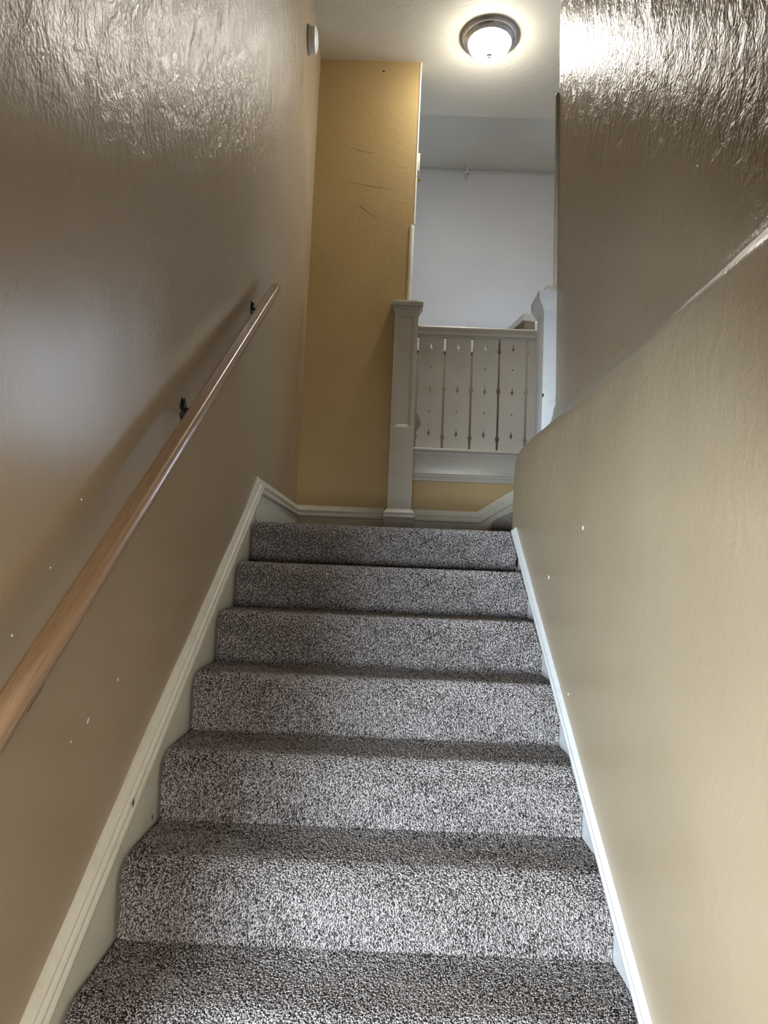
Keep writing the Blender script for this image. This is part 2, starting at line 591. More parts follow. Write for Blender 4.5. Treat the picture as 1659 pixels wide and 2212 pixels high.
wall_with_hole('wall_hall_far', M['white_wall'], 'Y', FAR, FAR + 0.10, -0.80, 2.47, HALL - 0.1, TOP + 0.22, (WX0, WX1, WZ0, WZ1))['label'] = 'white wall at the far side of the upper hall'
SY0, SY1 = 2.02, 3.08
wall_with_hole('wall_hall_side', M['white_wall'], 'X', 2.45, 2.51, -0.1, FAR + 0.1, -0.3, TOP + 0.22, (SY0, SY1, WZ0, WZ1))
structure(box('wall_hall_left', -0.86, -0.76, BACK, FAR + 0.1, HALL - 0.1, TOP + 0.2, M['white_wall']))
structure(box('floor_hall', -0.78, 2.45, BACK + 0.11, FAR, HALL - 0.12, HALL, M['floor']))


def window_unit(name, axis, c, a0, a1, z0, z1):
    w = 0.045
    P = (lambda a, cc, z: (a, cc, z)) if axis == 'Y' else (lambda a, cc, z: (cc, a, z))

    def bar(nm, b0, b1, y0, y1, parent):
        if axis == 'Y':
            return box(nm, b0, b1, c, c + 0.04, y0, y1, M['trim_white'], parent)
        return box(nm, c, c + 0.04, b0, b1, y0, y1, M['trim_white'], parent)
    root = structure(bar(name, a0, a1, z0, z0 + w, None))
    bar('frame', a0, a1, z1 - w, z1, root)
    bar('frame', a0, a0 + w, z0 + w, z1 - w, root)
    bar('frame', a1 - w, a1, z0 + w, z1 - w, root)
    zm = (z0 + z1) / 2
    bar('meeting_rail', a0 + w, a1 - w, zm - 0.02, zm + 0.02, root)
    for q0, q1 in ((z0 + w, zm - 0.02), (zm + 0.02, z1 - w)):
        if axis == 'Y':
            box('pane', a0 + w, a1 - w, c + 0.018, c + 0.022, q0, q1, M['glass'], root)
        else:
            box('pane', c + 0.018, c + 0.022, a0 + w, a1 - w, q0, q1, M['glass'], root)
    return root


window_unit('window_1', 'Y', FAR + 0.02, WX0, WX1, WZ0, WZ1)
window_unit('window_2', 'X', 2.46, SY0, SY1, WZ0, WZ1)

# entry at the foot of the stairs (behind the camera)
DX0, DX1, DZ0, DZ1 = -1.58, -0.88, -1.02, -0.24
structure(box('floor', -3.0, 2.45, -4.35, -NSTEP * RUN + RUN, FLOOR - 0.1, FLOOR, M['floor']))
structure(box('ceiling_entry', -3.0, 2.45, -4.35, -3.42, -0.15, -0.05, M['ceiling']))
wall_with_hole('wall_front', M['tan_flat'], 'Y', -4.4, -4.30, -3.0, -0.8, FLOOR - 0.05, 0.05, (DX0, DX1, DZ0, DZ1))
GX0, GX1, GZ0, GZ1 = -0.40, 0.44, -0.98, -0.26
wall_with_hole('wall_front_door', M['tan_flat'], 'Y', -4.4, -4.30, -0.8, 2.45, FLOOR - 0.05, 0.05, (GX0, GX1, GZ0, GZ1))
structure(box('wall_entry_left', -3.1, -3.0, -4.4, -2.45, FLOOR - 0.05, 0.05, M['tan_flat']))
structure(box('wall_entry_back', -3.0, -0.76, -2.55, -2.45, FLOOR - 0.05, 0.05, M['tan_flat']))
structure(box('ceiling_alcove', -3.0, -0.76, -3.42, -2.45, -0.15, -0.05, M['ceiling']))
structure(box('wall_entry_right', 0.575, 0.70, -4.35, -3.42, FLOOR - 0.02, 0.02, M['tan']))
window_unit('window_3', 'Y', -4.37, DX0, DX1, DZ0, DZ1)
window_unit('door_1', 'Y', -4.37, GX0, GX1, GZ0, GZ1)

# ------------------------------------------------------------------ carpeted stairs


def step_profile(depth, rise, w_over=0.008, r_=0.056):
    """surface line of a carpeted step, y forward, z up; (0, -rise) is the foot of the riser, z = 0 the tread"""
    p = [(0.0, -rise), (-0.003, -rise * 0.8), (-0.005, -rise * 0.55), (-w_over * 0.85, -rise * 0.42)]
    for k in range(9):
        a = math.pi + (math.pi / 2) * (k / 8)
        p.append((-w_over + r_ + r_ * math.cos(a), -r_ - r_ * math.sin(a)))
    p += [(0.095, 0.0), (0.14, -0.001), (0.22, -0.001), (depth, 0.0)]
    return p


def step_mesh(name, x0, x1, depth, rise):
    p = step_profile(depth, rise)
    nx = 12
    v, f = [], []
    n = len(p) + 2
    for i in range(nx + 1):
        t = i / nx
        x = x0 + (x1 - x0) * t
        for y, z in p:
            v.append((x, y, z))
        v.append((x, depth, -rise - 0.1))
        v.append((x, 0.0, -rise - 0.1))
    for i in range(nx):
        for j in range(n):
            q = (j + 1) % n
            f.append((i * n + j, i * n + q, (i + 1) * n + q, (i + 1) * n + j))
    f.append(tuple(range(n))[::-1])
    f.append(tuple(nx * n + j for j in range(n)))
    me = bpy.data.meshes.new(name)
    me.from_pydata(v, [], f)
    bm = bmesh.new()
    bm.from_mesh(me)
    bmesh.ops.recalc_face_normals(bm, faces=bm.faces)
    bm.to_mesh(me)
    bm.free()
    me.materials.append(M['backing'])
    return me


def pile_mesh(name, x0, x1, depth, rise, seed, density=72000.0, length=0.0080, rad=0.00160, back=None):
    """frieze carpet pile: short bent tufts of yarn standing on the step's surface"""
    rng = np.random.default_rng(seed)
    p = np.array(step_profile(depth if back is None else back, rise))
    seg = np.diff(p, axis=0)
    ln = np.hypot(seg[:, 0], seg[:, 1])
    cum = np.concatenate([[0], np.cumsum(ln)])
    tot = cum[-1]
    n = int(density * tot * (x1 - x0))
    nu = int(math.sqrt(n * (x1 - x0) / tot))
    nv = int(n / nu)
    gu, gv = np.meshgrid(np.arange(nu), np.arange(nv), indexing='ij')
    gu = (gu.ravel() + 0.5 + rng.uniform(-0.55, 0.55, gu.size)) / nu
    gv = (gv.ravel() + 0.5 + rng.uniform(-0.55, 0.55, gv.size)) / nv
    n = gu.size
    gu = np.clip(gu, 0.001, 0.999)
    s = np.clip(gv, 0.002, 0.998) * tot
    k = np.clip(np.searchsorted(cum, s) - 1, 0, len(seg) - 1)
    t = (s - cum[k]) / ln[k]
    yz = p[k] + seg[k] * t[:, None]
    # smoothed normal
    ang = np.arctan2(seg[:, 1], seg[:, 0])
    mid = (cum[:-1] + cum[1:]) / 2
    a = np.interp(s, mid, np.unwrap(ang))
    tang = np.stack([np.zeros(n), np.cos(a), np.sin(a)], 1)
    nor = np.stack([np.zeros(n), -np.sin(a), np.cos(a)], 1)
    xax = np.tile([1.0, 0, 0], (n, 1))
    base = np.stack([x0 + gu * (x1 - x0), yz[:, 0], yz[:, 1]], 1) - nor * 0.0015
    # traffic: the lay of the pile drifts slowly over the surface
    lay = 0.35 * np.sin(gu * 9 + seed) + 0.25 * np.sin(s * 31 + 4 * gu + seed)
    ph = rng.uniform(0, 2 * math.pi, n)
    lean = rng.uniform(0.25, 1.0, n)
    side = xax * np.cos(ph)[:, None] + tang * np.sin(ph)[:, None]
    side = side + xax * (lay * 0.5)[:, None]
    L_ = length * rng.uniform(0.65, 1.15, n)
    # the middle of the treads is trodden flat
    xm = (x0 + x1) / 2
    flat = np.exp(-((base[:, 0] - xm + 0.05) / 0.36) ** 4) * np.clip((base[:, 2] + 0.05) / 0.05, 0, 1) * np.clip((depth * 0.93 - base[:, 1]) / 0.05, 0, 1)
    lean = lean * (1 + 1.5 * flat)
    d1 = nor + side * (0.45 * lean)[:, None]
    d1[:, 2] -= 0.18
    d1 /= np.linalg.norm(d1, axis=1)[:, None]
    ph2 = ph + rng.uniform(-1.2, 1.2, n)
    side2 = xax * np.cos(ph2)[:, None] + tang * np.sin(ph2)[:, None]
    d2 = nor * 0.55 + side2 * (1.1 * lean)[:, None]
    d2[:, 2] -= 0.25
    d2 /= np.linalg.norm(d2, axis=1)[:, None]
    mid_ = base + d1 * (L_ * 0.62)[:, None]
    tip = mid_ + d2 * (L_ * 0.55)[:, None]
    R = rad * rng.uniform(0.75, 1.25, n)
    rings_ = []
    for q, (c, d, rr) in enumerate(((base, d1, 0.95), (mid_, d1 + d2, 1.08))):
        d = d / np.linalg.norm(d, axis=1)[:, None]
        u = np.cross(d, np.array([0.31, 0.87, 0.38]))
        u /= np.linalg.norm(u, axis=1)[:, None] + 1e-9
        w = np.cross(d, u)
        for j in range(3):
            aa = 2 * math.pi * j / 3 + q * 0.5
            rings_.append(c + (u * math.cos(aa) + w * math.sin(aa)) * (R * rr)[:, None])
    rings_.append(tip + d2 * (L_ * 0.06)[:, None])
    V = np.stack(rings_, 1).reshape(-1, 3).astype(np.float32)
    quad = []
    for q in range(1):
        for j in range(3):
            j2 = (j + 1) % 3
            quad.append((q * 3 + j, q * 3 + j2, q * 3 + 3 + j2))
            quad.append((q * 3 + j, q * 3 + 3 + j2, q * 3 + 3 + j))
    quad += [(3, 4, 6), (4, 5, 6), (5, 3, 6)]
    T = np.array(quad, dtype=np.int32)
    F = (T[None] + (np.arange(n, dtype=np.int32) * 7)[:, None, None]).reshape(-1)
    me = bpy.data.meshes.new(name)
    me.vertices.add(len(V))
    me.vertices.foreach_set('co', V.ravel())
    me.loops.add(len(F))
    me.loops.foreach_set('vertex_index', F)
    nf = len(F) // 3
    me.polygons.add(nf)
    me.polygons.foreach_set('loop_start', np.arange(0, len(F), 3, dtype=np.int32))
    me.polygons.foreach_set('use_smooth', np.ones(nf, dtype=bool))
    # yarn shade: mostly greige with dark flecks, drifting in small clouds
    cloud = 0.05 * np.sin(gu * 40 + seed) * np.sin(s * 60 + 2 * seed) + 0.05 * np.sin(gu * 13 + s * 22)
    sh = np.clip(rng.uniform(0, 1, n) + cloud, 0, 1)
    sh = sh * (1 - 0.6 * flat) + 0.6 * flat * (0.22 + 0.42 * sh)
    att = me.attributes.new('shade', 'FLOAT', 'POINT')
    att.data.foreach_set('value', np.repeat(sh, 7).astype(np.float32))
    me.update()
    me.validate()
    me.materials.append(M['yarn'])
    return me


stairs = empty('staircase', (0, -NSTEP * RUN + RUN, FLOOR), 'straight flight of stairs wrapped in speckled grey brown shaggy carpet', 'stairs')
sm = step_mesh('step', XL, XR, RUN + 0.012, RISE)
piles = [pile_mesh('carpet_pile', XL - 0.001, XR + 0.001, RUN, RISE, sd, density=dn) for sd, dn in ((3, 62000.0), (8, 86000.0), (15, 86000.0))]
for i in range(NSTEP):
    st = link('step', sm, stairs)
    st.location = (0, -i * RUN, -i * RISE)
    if i < 8:
        pl = link('carpet_pile', piles[0] if i < 3 else piles[1 + i % 2], st, 'stuff')
        pl.matrix_parent_inverse = Matrix.Identity(4)

landing = structure(box('floor_landing', WL + 0.002, 0.724, RUN + 0.013, BACK, -0.15, -0.001, M['backing']), 'carpeted landing at the head of the stairs')

up_st = empty('upper_staircase', (0.724, 0.9, 0.0), 'short carpeted flight rising to the right from the landing behind the right wall', 'stairs')
URUN, UX = 0.285, 0.724
usm = step_mesh('step', 0.10, BACK - 0.02, URUN + 0.01, RISE)
upm = pile_mesh('carpet_pile', 0.10, BACK - 0.02, URUN, RISE, 5, density=42000.0)
for i in range(3):
    st = link('step', usm, up_st)
    # profile y axis turned to +x, x axis turned to -y
    st.matrix_world = Matrix.Translation((UX + i * URUN, BACK - 0.02 + 0.10, (i + 1) * RISE)) @ Matrix.Rotation(-math.pi / 2, 4, 'Z')
    st.matrix_parent_inverse = Matrix.Identity(4)
    st.matrix_local = Matrix.Translation((UX + i * URUN - 0.724, BACK - 0.02 + 0.10 - 0.9, (i + 1) * RISE)) @ Matrix.Rotation(-math.pi / 2, 4, 'Z')
    pl = link('carpet_pile', upm, st, 'stuff')
    pl.matrix_parent_inverse = Matrix.Identity(4)
structure(box('floor_hall_edge', UX + 3 * URUN + 0.011, 2.449, 0.085, BACK - 0.001, HALL - 0.15, HALL, M['backing']))

# ------------------------------------------------------------------ skirtings
BASE = [(0, 0), (0.016, 0), (0.016, 0.150), (0.023, 0.152), (0.028, 0.156), (0.030, 0.166), (0.026, 0.175), (0.017, 0.178), (0.017, 0.190), (0.024, 0.193), (0.025, 0.199),
        (0.022, 0.204), (0.016, 0.214), (0.010, 0.224), (0.008, 0.232), (0, 0.234)]
MOULD = [(0, -0.004), (0.026, -0.004), (0.033, 0.0), (0.035, 0.008), (0.032, 0.015), (0.024, 0.017), (0.023, 0.021), (0.029, 0.024), (0.030, 0.031), (0.027, 0.036), (0.021, 0.038), (0.021, 0.047),
         (0.012, 0.056), (0.008, 0.062), (0, 0.063)]
# left, along the stairs: board + sloping moulding
LS = 0.63
cosL = 1 / math.hypot(1, LS)
y0, y1 = -2.54, 0.225
bz = lambda y: LS * y + 0.015
ypk = 0.235
v = [(WL - 0.006, y0, bz(y0)), (WL - 0.006, 0.10, bz(0.10)), (WL - 0.006, 0.10, -0.35), (WL - 0.006, y0, bz(y0) - 0.40)]
v += [(WL + 0.022, y, z) for x, y, z in v]
f = [(0, 1, 2, 3), (7, 6, 5, 4), (0, 4, 5, 1), (1, 5, 6, 2), (2, 6, 7, 3), (3, 7, 4, 0)]
skirt_left = structure(link_mesh('baseboard_left', v, f, M['trim']), 'cream skirting board stepping up along the left wall')
mould = [(a - 0.004, h) for a, h in MOULD]
ml = sweep('cap_moulding', mould, (WL, y0, bz(y0)), (WL, ypk + 0.03, bz(ypk + 0.03)), (1, 0, 0), (0, -LS * cosL, cosL), M['trim'], skirt_left, cut1=-(0.45), segs=1)
sweep('landing_board', BASE, (WL - 0.004, ypk - 0.03, 0.0), (WL - 0.004, BACK, 0.0), (1, 0, 0), (0, 0, 1), M['trim'], skirt_left)
# dark knocks in the paint of the left skirting
for (y, z, s) in ((-1.361, -0.804, 0.011), (-1.173, -0.904, 0.008), (-0.95, -0.60, 0.004)):
    vv = [(WL + 0.0295 if z > bz(y) else WL + 0.0225, y + s * 0.5 * math.cos(a) * q, z + s * math.sin(a) * q) for a, q in
          ((0, 1), (0.8, 0.7), (1.6, 1.1), (2.4, 0.8), (3.2, 1), (4.0, 0.6), (4.8, 1.2), (5.6, 0.7))]
    vv += [(x + 0.0008, y_, z_) for x, y_, z_ in vv]
    ff = [tuple(range(8)), tuple(range(8, 16))] + [(i, (i + 1) % 8, 8 + (i + 1) % 8, 8 + i) for i in range(8)]
    link_mesh('paint_chip', vv, ff, M['dark_chip'], skirt_left)

# back of the landing and the piece that climbs beside the upper flight
base_back = structure(sweep('baseboard_back', BASE, (WL, BACK + 0.004, 0), (-0.03, BACK + 0.004, 0), (0, -1, 0), (0, 0, 1), M['trim']), 'cream moulded skirting along the foot of the back wall')
sweep('level_board', BASE, (0.17, BACK + 0.004, 0), (0.685, BACK + 0.004, 0), (0, -1, 0), (0, 0, 1), M['trim'], base_back, cut1=-0.296)
US = RISE / URUN
cu = 1 / math.hypot(1, US)
sweep('sloping_board', [(a, h - (0.25 if h < 0.1 else 0)) for a, h in BASE], (0.685, BACK + 0.004, 0.0), (1.60, BACK + 0.004, US * 0.915), (0, -1, 0), (-US * cu, 0, cu), M['trim'], base_back, cut0=0.296)

v = []
for y in (BACK - 0.0105, BACK + 0.004):
    v += [(0.40, y, -0.02), (1.60, y, -0.02), (1.60, y, 0.165 + US * 0.95), (0.65, y, 0.165), (0.40, y, 0.165)]
f = [(0, 1, 2, 3, 4), (9, 8, 7, 6, 5)] + [(i, (i + 1) % 5, 5 + (i + 1) % 5, 5 + i) for i in range(5)]
link_mesh('backing_board', v, f, M['trim'], base_back)

# right skirting: recessed board under a rounded moulding
y0, y1 = -2.9, -0.045
RS = 0.660
bz = lambda y: RS * y + 0.036
cr = 1 / math.hypot(1, RS)
v = [(0.588, y0, bz(y0) - 0.02), (0.588, y1, bz(y1) - 0.02), (0.588, y1, bz(y1) - 0.42), (0.588, y0, bz(y0) - 0.42)]
v += [(0.611, y, z) for x, y, z in v]
f = [(0, 1, 2, 3), (7, 6, 5, 4), (0, 4, 5, 1), (1, 5, 6, 2), (2, 6, 7, 3), (3, 7, 4, 0)]
skirt_right = structure(link_mesh('baseboard_right', v, f, M['trim_white']), 'white skirting with a narrow moulding along the right wall')
pr = [(-0.034, -0.016), (0.012, -0.016), (0.019, -0.013), (0.021, -0.008), (0.021, -0.001), (0.018, 0.003), (0.0145, 0.003), (0.013, 0.000), (0.011, 0.004), (0.007, 0.009), (0.002, 0.013), (-0.006, 0.015), (-0.034, 0.015)]
sweep('cap_moulding', pr, (XW, y0, bz(y0)), (XW, y1, bz(y1)), (-1, 0, 0), (0, -RS * cr, cr), M['trim_white'], skirt_right, cut1=0.3)

# ------------------------------------------------------------------ landing edge: fascia, balustrade, newel posts, corner strips
FY = BACK - 0.012
fas = structure(box('trim_1', 0.15, 1.60, FY, BACK + 0.004, 0.486, 0.622, M['post'], bevel=0.002), 'cream fascia board under the balustrade')
FM = [(0, 0.434), (0.014, 0.434), (0.020, 0.438), (0.022, 0.446), (0.018, 0.452), (0.018, 0.462), (0.024, 0.468), (0.024, 0.480), (0.017, 0.488), (0, 0.490)]
sweep('lower_moulding', FM, (0.15, BACK + 0.004, 0), (1.60, BACK + 0.004, 0), (0, -1, 0), (0, 0, 1), M['post'], fas)
FT = [(0, 0.612), (0.020, 0.612), (0.024, 0.616), (0.024, 0.622), (0.030, 0.626), (0.030, 0.636), (0, 0.636)]
sweep('upper_moulding', FT, (0.15, BACK + 0.004, 0), (1.60, BACK + 0.004, 0), (0, -1, 0), (0, 0, 1), M['post'], fas)

bal = empty('balustrade', (0.64, 1.69, 0.64), 'cream balustrade of pierced flat boards between the two newel posts', 'railing')
sweep('bottom_rail', [(-0.075, 0.636), (0.072, 0.636), (0.078, 0.640), (0.078, 0.652), (0.072, 0.658), (0.03, 0.662), (-0.03, 0.662), (-0.075, 0.655)], (0.158, BACK + 0.004, 0), (1.03, BACK + 0.004, 0), (0, -1, 0), (0, 0, 1), M['post'], bal)
sweep('top_rail', [(-0.034, 1.462), (0.030, 1.462), (0.034, 1.466), (0.034, 1.484), (0.028, 1.489), (0.028, 1.494), (0.036, 1.500), (0.042, 1.508), (0.042, 1.516), (0.036, 1.524), (-0.036, 1.526), (-0.042, 1.516), (-0.034, 1.50)],
      (0.158, 1.69, 0), (1.03, 1.69, 0), (0, -1, 0), (0, 0, 1), M['post'], bal)
sweep('rail_bed', [(-0.016, 1.452), (0.016, 1.452), (0.016, 1.464), (-0.016, 1.464)], (0.158, 1.69, 0), (1.03, 1.69, 0), (0, -1, 0), (0, 0, 1), M['post'], bal)


def edge_line(zlo, zhi, bulge=None):
    """half-gap of a board edge at heights z: stem, arrow, diamonds"""
    g = 0.0075
    pts = [(zlo, g), (0.712, g), (0.728, 0.010), (0.741, 0.017), (0.754, 0.010), (0.770, g)]
    if bulge:
        pts += [(0.790, 0.020), (0.815, 0.036), (0.840, 0.040), (0.865, 0.033), (0.890, 0.018), (0.905, g)]
    pts += [(1.050, g), (1.066, 0.010), (1.080, 0.017), (1.094, 0.010), (1.112, g)]
    pts += [(1.345, 0.006), (1.352, 0.012), (1.357, 0.018), (1.364, 0.013), (1.378, 0.009), (1.392, g), (zhi, g)]
    return pts


def board(name, xl, xr, parent, bulge=False, pierced=True):
    zlo, zhi = 0.659, 1.456
    Lp = [(xl + g, z) for z, g in edge_line(zlo, zhi, bulge)]
    Rp = [(xr - g, z) for z, g in edge_line(zlo, zhi)]
    outer = Lp + Rp[::-1]
    xc = (xl + xr) / 2
    loops = [outer]
    for zc in (0.770, 1.078, 1.388) if pierced else ():
        loops.append([(xc, zc + 0.038), (xc + 0.004, zc + 0.010), (xc + 0.0125, zc - 0.006), (xc + 0.004, zc - 0.014), (xc, zc - 0.034), (xc - 0.004, zc - 0.014), (xc - 0.0125, zc - 0.006), (xc - 0.004, zc + 0.010)])
    for zc in (0.921, 1.236) if pierced else ():
        loops.append([(xc + 0.006 * math.cos(a), zc + 0.006 * math.sin(a)) for a in np.linspace(0, 2 * math.pi, 11)[:-1]])
    cu_ = bpy.data.curves.new(name, 'CURVE')
    cu_.dimensions = '2D'
    cu_.fill_mode = 'BOTH'
    cu_.extrude = 0.009
    for lp in loops:
        sp = cu_.splines.new('POLY')
        sp.points.add(len(lp) - 1)
        for pt, (x, z) in zip(sp.points, lp):
            pt.co = (x, z, 0, 1)
        sp.use_cyclic_u = True
    tmp = bpy.data.objects.new('tmp', cu_)
    COL.objects.link(tmp)
    me = bpy.data.meshes.new_from_object(tmp)
    bpy.data.objects.remove(tmp)
    bpy.data.curves.remove(cu_)
    me.name = name
    me.transform(Matrix.Translation((0, 1.690, 0)) @ Matrix.Rotation(math.pi / 2, 4, 'X'))
    me.materials.clear()
    me.materials.append(M['post'])
    return link(name, me, parent)


box('end_post', 1.028, 1.078, 1.665, 1.7165, HALL + 0.10, 1.56, M['post'], bal, bevel=0.003)
JX = [0.163, 0.354, 0.545, 0.737, 0.930, 1.030]
for k in range(5):
    board('baluster', JX[k], JX[k + 1], bal, bulge=(k == 0), pierced=(k < 4))


def panelled_shaft(name, cx, cy, h, z0, z1, pz0, pz1, mat, parent):
    """square post shaft with a recessed, moulded panel on the front face"""
    bm = bmesh.new()
    v, f = box_vf(cx - h, cx + h, cy - h, BACK - 0.001, z0, z1)
    bv = [bm.verts.new(p) for p in v]
    ff = [bm.faces.new([bv[i] for i in q]) for q in f]
    bm.faces.remove(ff[2])                                           # front face, rebuilt with the panel
    m_ = 0.028
    ringz = [(0, z0, z1, 0.0), (m_, pz0, pz1, 0.0), (m_ + 0.006, pz0 + 0.007, pz1 - 0.006, 0.006), (m_ + 0.011, pz0 + 0.013, pz1 - 0.011, 0.004),
             (m_ + 0.017, pz0 + 0.022, pz1 - 0.017, 0.011)]
    prev = None
    for ins, a, b_, dep in ringz:
        y = cy - h + dep
        cur = [bv[0], bv[1], bv[5], bv[4]] if prev is None else [bm.verts.new((cx - h + ins, y, a)), bm.verts.new((cx + h - ins, y, a)), bm.verts.new((cx + h - ins, y, b_)), bm.verts.new((cx - h + ins, y, b_))]
        if prev:
            for i in range(4):
                j = (i + 1) % 4
                bm.faces.new((prev[i], prev[j], cur[j], cur[i]))
        prev = cur
    bm.faces.new(prev)
    bmesh.ops.recalc_face_normals(bm, faces=bm.faces)
    me = bpy.data.meshes.new(name)
    bm.to_mesh(me)
    bm.free()
    me.materials.append(mat)
    return link(name, me, parent)


NX, NY = 0.0745, 1.700
newel = empty('newel_post', (NX, NY, 0), 'tall cream square newel post with moulded cap at the edge of the tan back wall', 'post')
panelled_shaft('shaft', NX, NY, 0.0825, 0.20, 1.625, 0.79, 1.578, M['post'], newel)
square_stack('base', NX, NY, [(0.0, 0.103), (0.155, 0.103), (0.158, 0.108), (0.172, 0.110), (0.178, 0.105), (0.184, 0.105), (0.198, 0.106), (0.206, 0.100), (0.216, 0.092), (0.222, 0.0845), (0.226, 0.0815)], M['post'], newel, BACK - 0.001)
square_stack('cap', NX, NY, [(1.604, 0.0815), (1.605, 0.088), (1.611, 0.090), (1.6115, 0.085), (1.615, 0.085), (1.6155, 0.094), (1.622, 0.096), (1.6225, 0.090), (1.627, 0.090), (1.6275, 0.100), (1.635, 0.104), (1.6355, 0.097), (1.640, 0.097), (1.6405, 0.111), (1.667, 0.114), (1.6685, 0.113)], M['post'], newel, BACK - 0.001)
square_stack('top_plate', NX, NY, [(1.668, 0.082), (1.688, 0.082), (1.690, 0.080)], M['post'], newel, BACK - 0.001)

# shorter half post at the end of the right wall
post = empty('newel_post', (0.76, 0.16, HALL - 0.2), 'short white half newel post standing on the right wall ledge', 'post')
box('shaft', 0.705, 0.84, 0.0812, 0.236, 0.30, 1.10, M['post_white'], post, bevel=0.002)
rows = [(1.072, 0.000), (1.073, 0.006), (1.086, 0.007), (1.088, 0.012), (1.098, 0.013), (1.100, 0.019), (1.110, 0.020), (1.112, 0.024), (1.130, 0.027), (1.158, 0.028), (1.160, 0.027)]
v, f = [], []
for z, e in rows:
    v += [(0.705 - e, 0.0812 - e * 0.6, z), (0.86, 0.0812 - e * 0.6, z), (0.86, 0.236 + e, z), (0.705 - e, 0.236 + e, z)]
for k in range(len(rows) - 1):
    for i in range(4):
        j = (i + 1) % 4
        f.append((4 * k + i, 4 * k + j, 4 * k + 4 + j, 4 * k + 4 + i))
f += [(3, 2, 1, 0), tuple(4 * (len(rows) - 1) + i for i in range(4))]
link_mesh('cap', v, f, M['post_white'], post)
box('top_plate', 0.709, 0.84, 0.070, 0.225, 1.159, 1.184, M['trim'], post, bevel=0.003)
lathe('nail_hole', [(0.0, -0.001), (0.006, -0.001), (0.006, 0.001), (0.0, 0.001)], M['dark_chip'], post, seg=8, close=False).matrix_local = Matrix.Translation((0.708 - 0.76, 0.0808 - 0.16, 0.655 - HALL + 0.2)) @ Matrix.Rotation(math.radians(90), 4, 'X') @ Matrix.Diagonal((0.7, 1.6, 1, 1))

# rounded wooden corner strips above the two posts


def corner_strip(name, x, y, z0, z1, r_, lean, mat, label):
    pts = [(x, y, z0), (x + lean * 0.5, y, (z0 + z1) / 2), (x + lean, y, z1 - 0.012), (x + lean, y, z1 - 0.004), (x + lean, y, z1)]
    return structure(tube(name, pts, [r_, r_, r_, r_ * 0.9, r_ * 0.6], mat, None, seg=16), label)


corner_strip('trim_2', 0.0845, BACK + 0.006, 1.688, 2.283, 0.0185, 0.004, M['trim'], 'cream corner strip above the tall newel post')
corner_strip('trim_3', 0.757, 0.078, 1.184, 2.150, 0.0125, -0.009, M['trim'], 'cream corner strip on the end of the right wall')

# ------------------------------------------------------------------ low wall in the upper hall
KT = 1.70
knee = structure(box('wall_hall_low', -0.3, 0.80, 2.64, 2.72, HALL, KT - 0.05, M['taupe']), 'low tan wall with white cap in the upper hall')
# its return comes forward at a slant
A, B = Vector((0.775, 2.70, 0)), Vector((0.935, 1.83, 0))
dv = (B - A).normalized()
nv = Vector((dv.y, -dv.x, 0))
if nv.x < 0:
    nv = -nv
v = []
for p in (A, B):
    for o_, z in ((0, HALL), (0.08, HALL), (0.08, KT - 0.05), (0, KT - 0.05)):
        q = p + nv * o_
        v.append((q.x, q.y, z))
f = [(0, 1, 2, 3), (7, 6, 5, 4), (0, 4, 5, 1), (1, 5, 6, 2), (2, 6, 7, 3), (3, 7, 4, 0)]
link_mesh('wall_return', v, f, M['taupe'], knee)
v = []
for p in (A - dv * 0.02, B + dv * 0.015):
    for o_, z in ((-0.018, KT - 0.052), (0.10, KT - 0.052), (0.10, KT - 0.004), (0.09, KT), (-0.01, KT), (-0.018, KT - 0.006)):
        q = p + nv * o_
        v.append((q.x, q.y, z))
f = [(0, 1, 2, 3, 4, 5), (11, 10, 9, 8, 7, 6)] + [(i, (i + 1) % 6, 6 + (i + 1) % 6, 6 + i) for i in range(6)]
link_mesh('wall_cap', v, f, M['trim_white'], knee)
box('wall_cap', -0.3, 0.79, 2.622, 2.738, KT - 0.052, KT, M['trim_white'], knee, bevel=0.004)

# ------------------------------------------------------------------ wooden handrail on the left wall
R0, R1 = Vector((-0.560, 0.005, 1.094)), Vector((-0.560, -2.52, -0.729))
rail = empty('handrail', R1, 'varnished oak handrail on black brackets along the left wall', 'handrail')
d = (R0 - R1)
Lr = d.length
zax = d.normalized()
xax = Vector((1, 0, 0))
yax = zax.cross(xax)
rw, rh = 0.0245, 0.0265
prof = []
for k in range(28):
    a = 2 * math.pi * k / 28
    x, y = rw * math.cos(a), rh * math.sin(a)
    y = max(y, -0.0215)                                              # flattened underside
    prof.append((x, y))
v, f = [], []
n = len(prof)
stations = [(0.0, 0.86), (0.004, 1.0)] + [(t, 1.0) for t in np.linspace(0.3, Lr - 0.3, 6)] + [(Lr - 0.004, 1.0), (Lr, 0.86)]
for t, s in stations:
    for x, y in prof:
        v.append((x * s, y * s, t))
for k in range(len(stations) - 1):
    for i in range(n):
        j = (i + 1) % n
        f.append((k * n + i, k * n + j, (k + 1) * n + j, (k + 1) * n + i))
f += [tuple(range(n))[::-1], tuple((len(stations) - 1) * n + i for i in range(n))]
ro = link_mesh('rail', v, f, M['oak'], rail)
sharp(ro, 40)
ro.matrix_parent_inverse = Matrix.Identity(4)
ro.matrix_local = Matrix((xax.to_tuple() + (0,), yax.to_tuple() + (0,), zax.to_tuple() + (0,), (0, 0, 0, 1))).transposed()
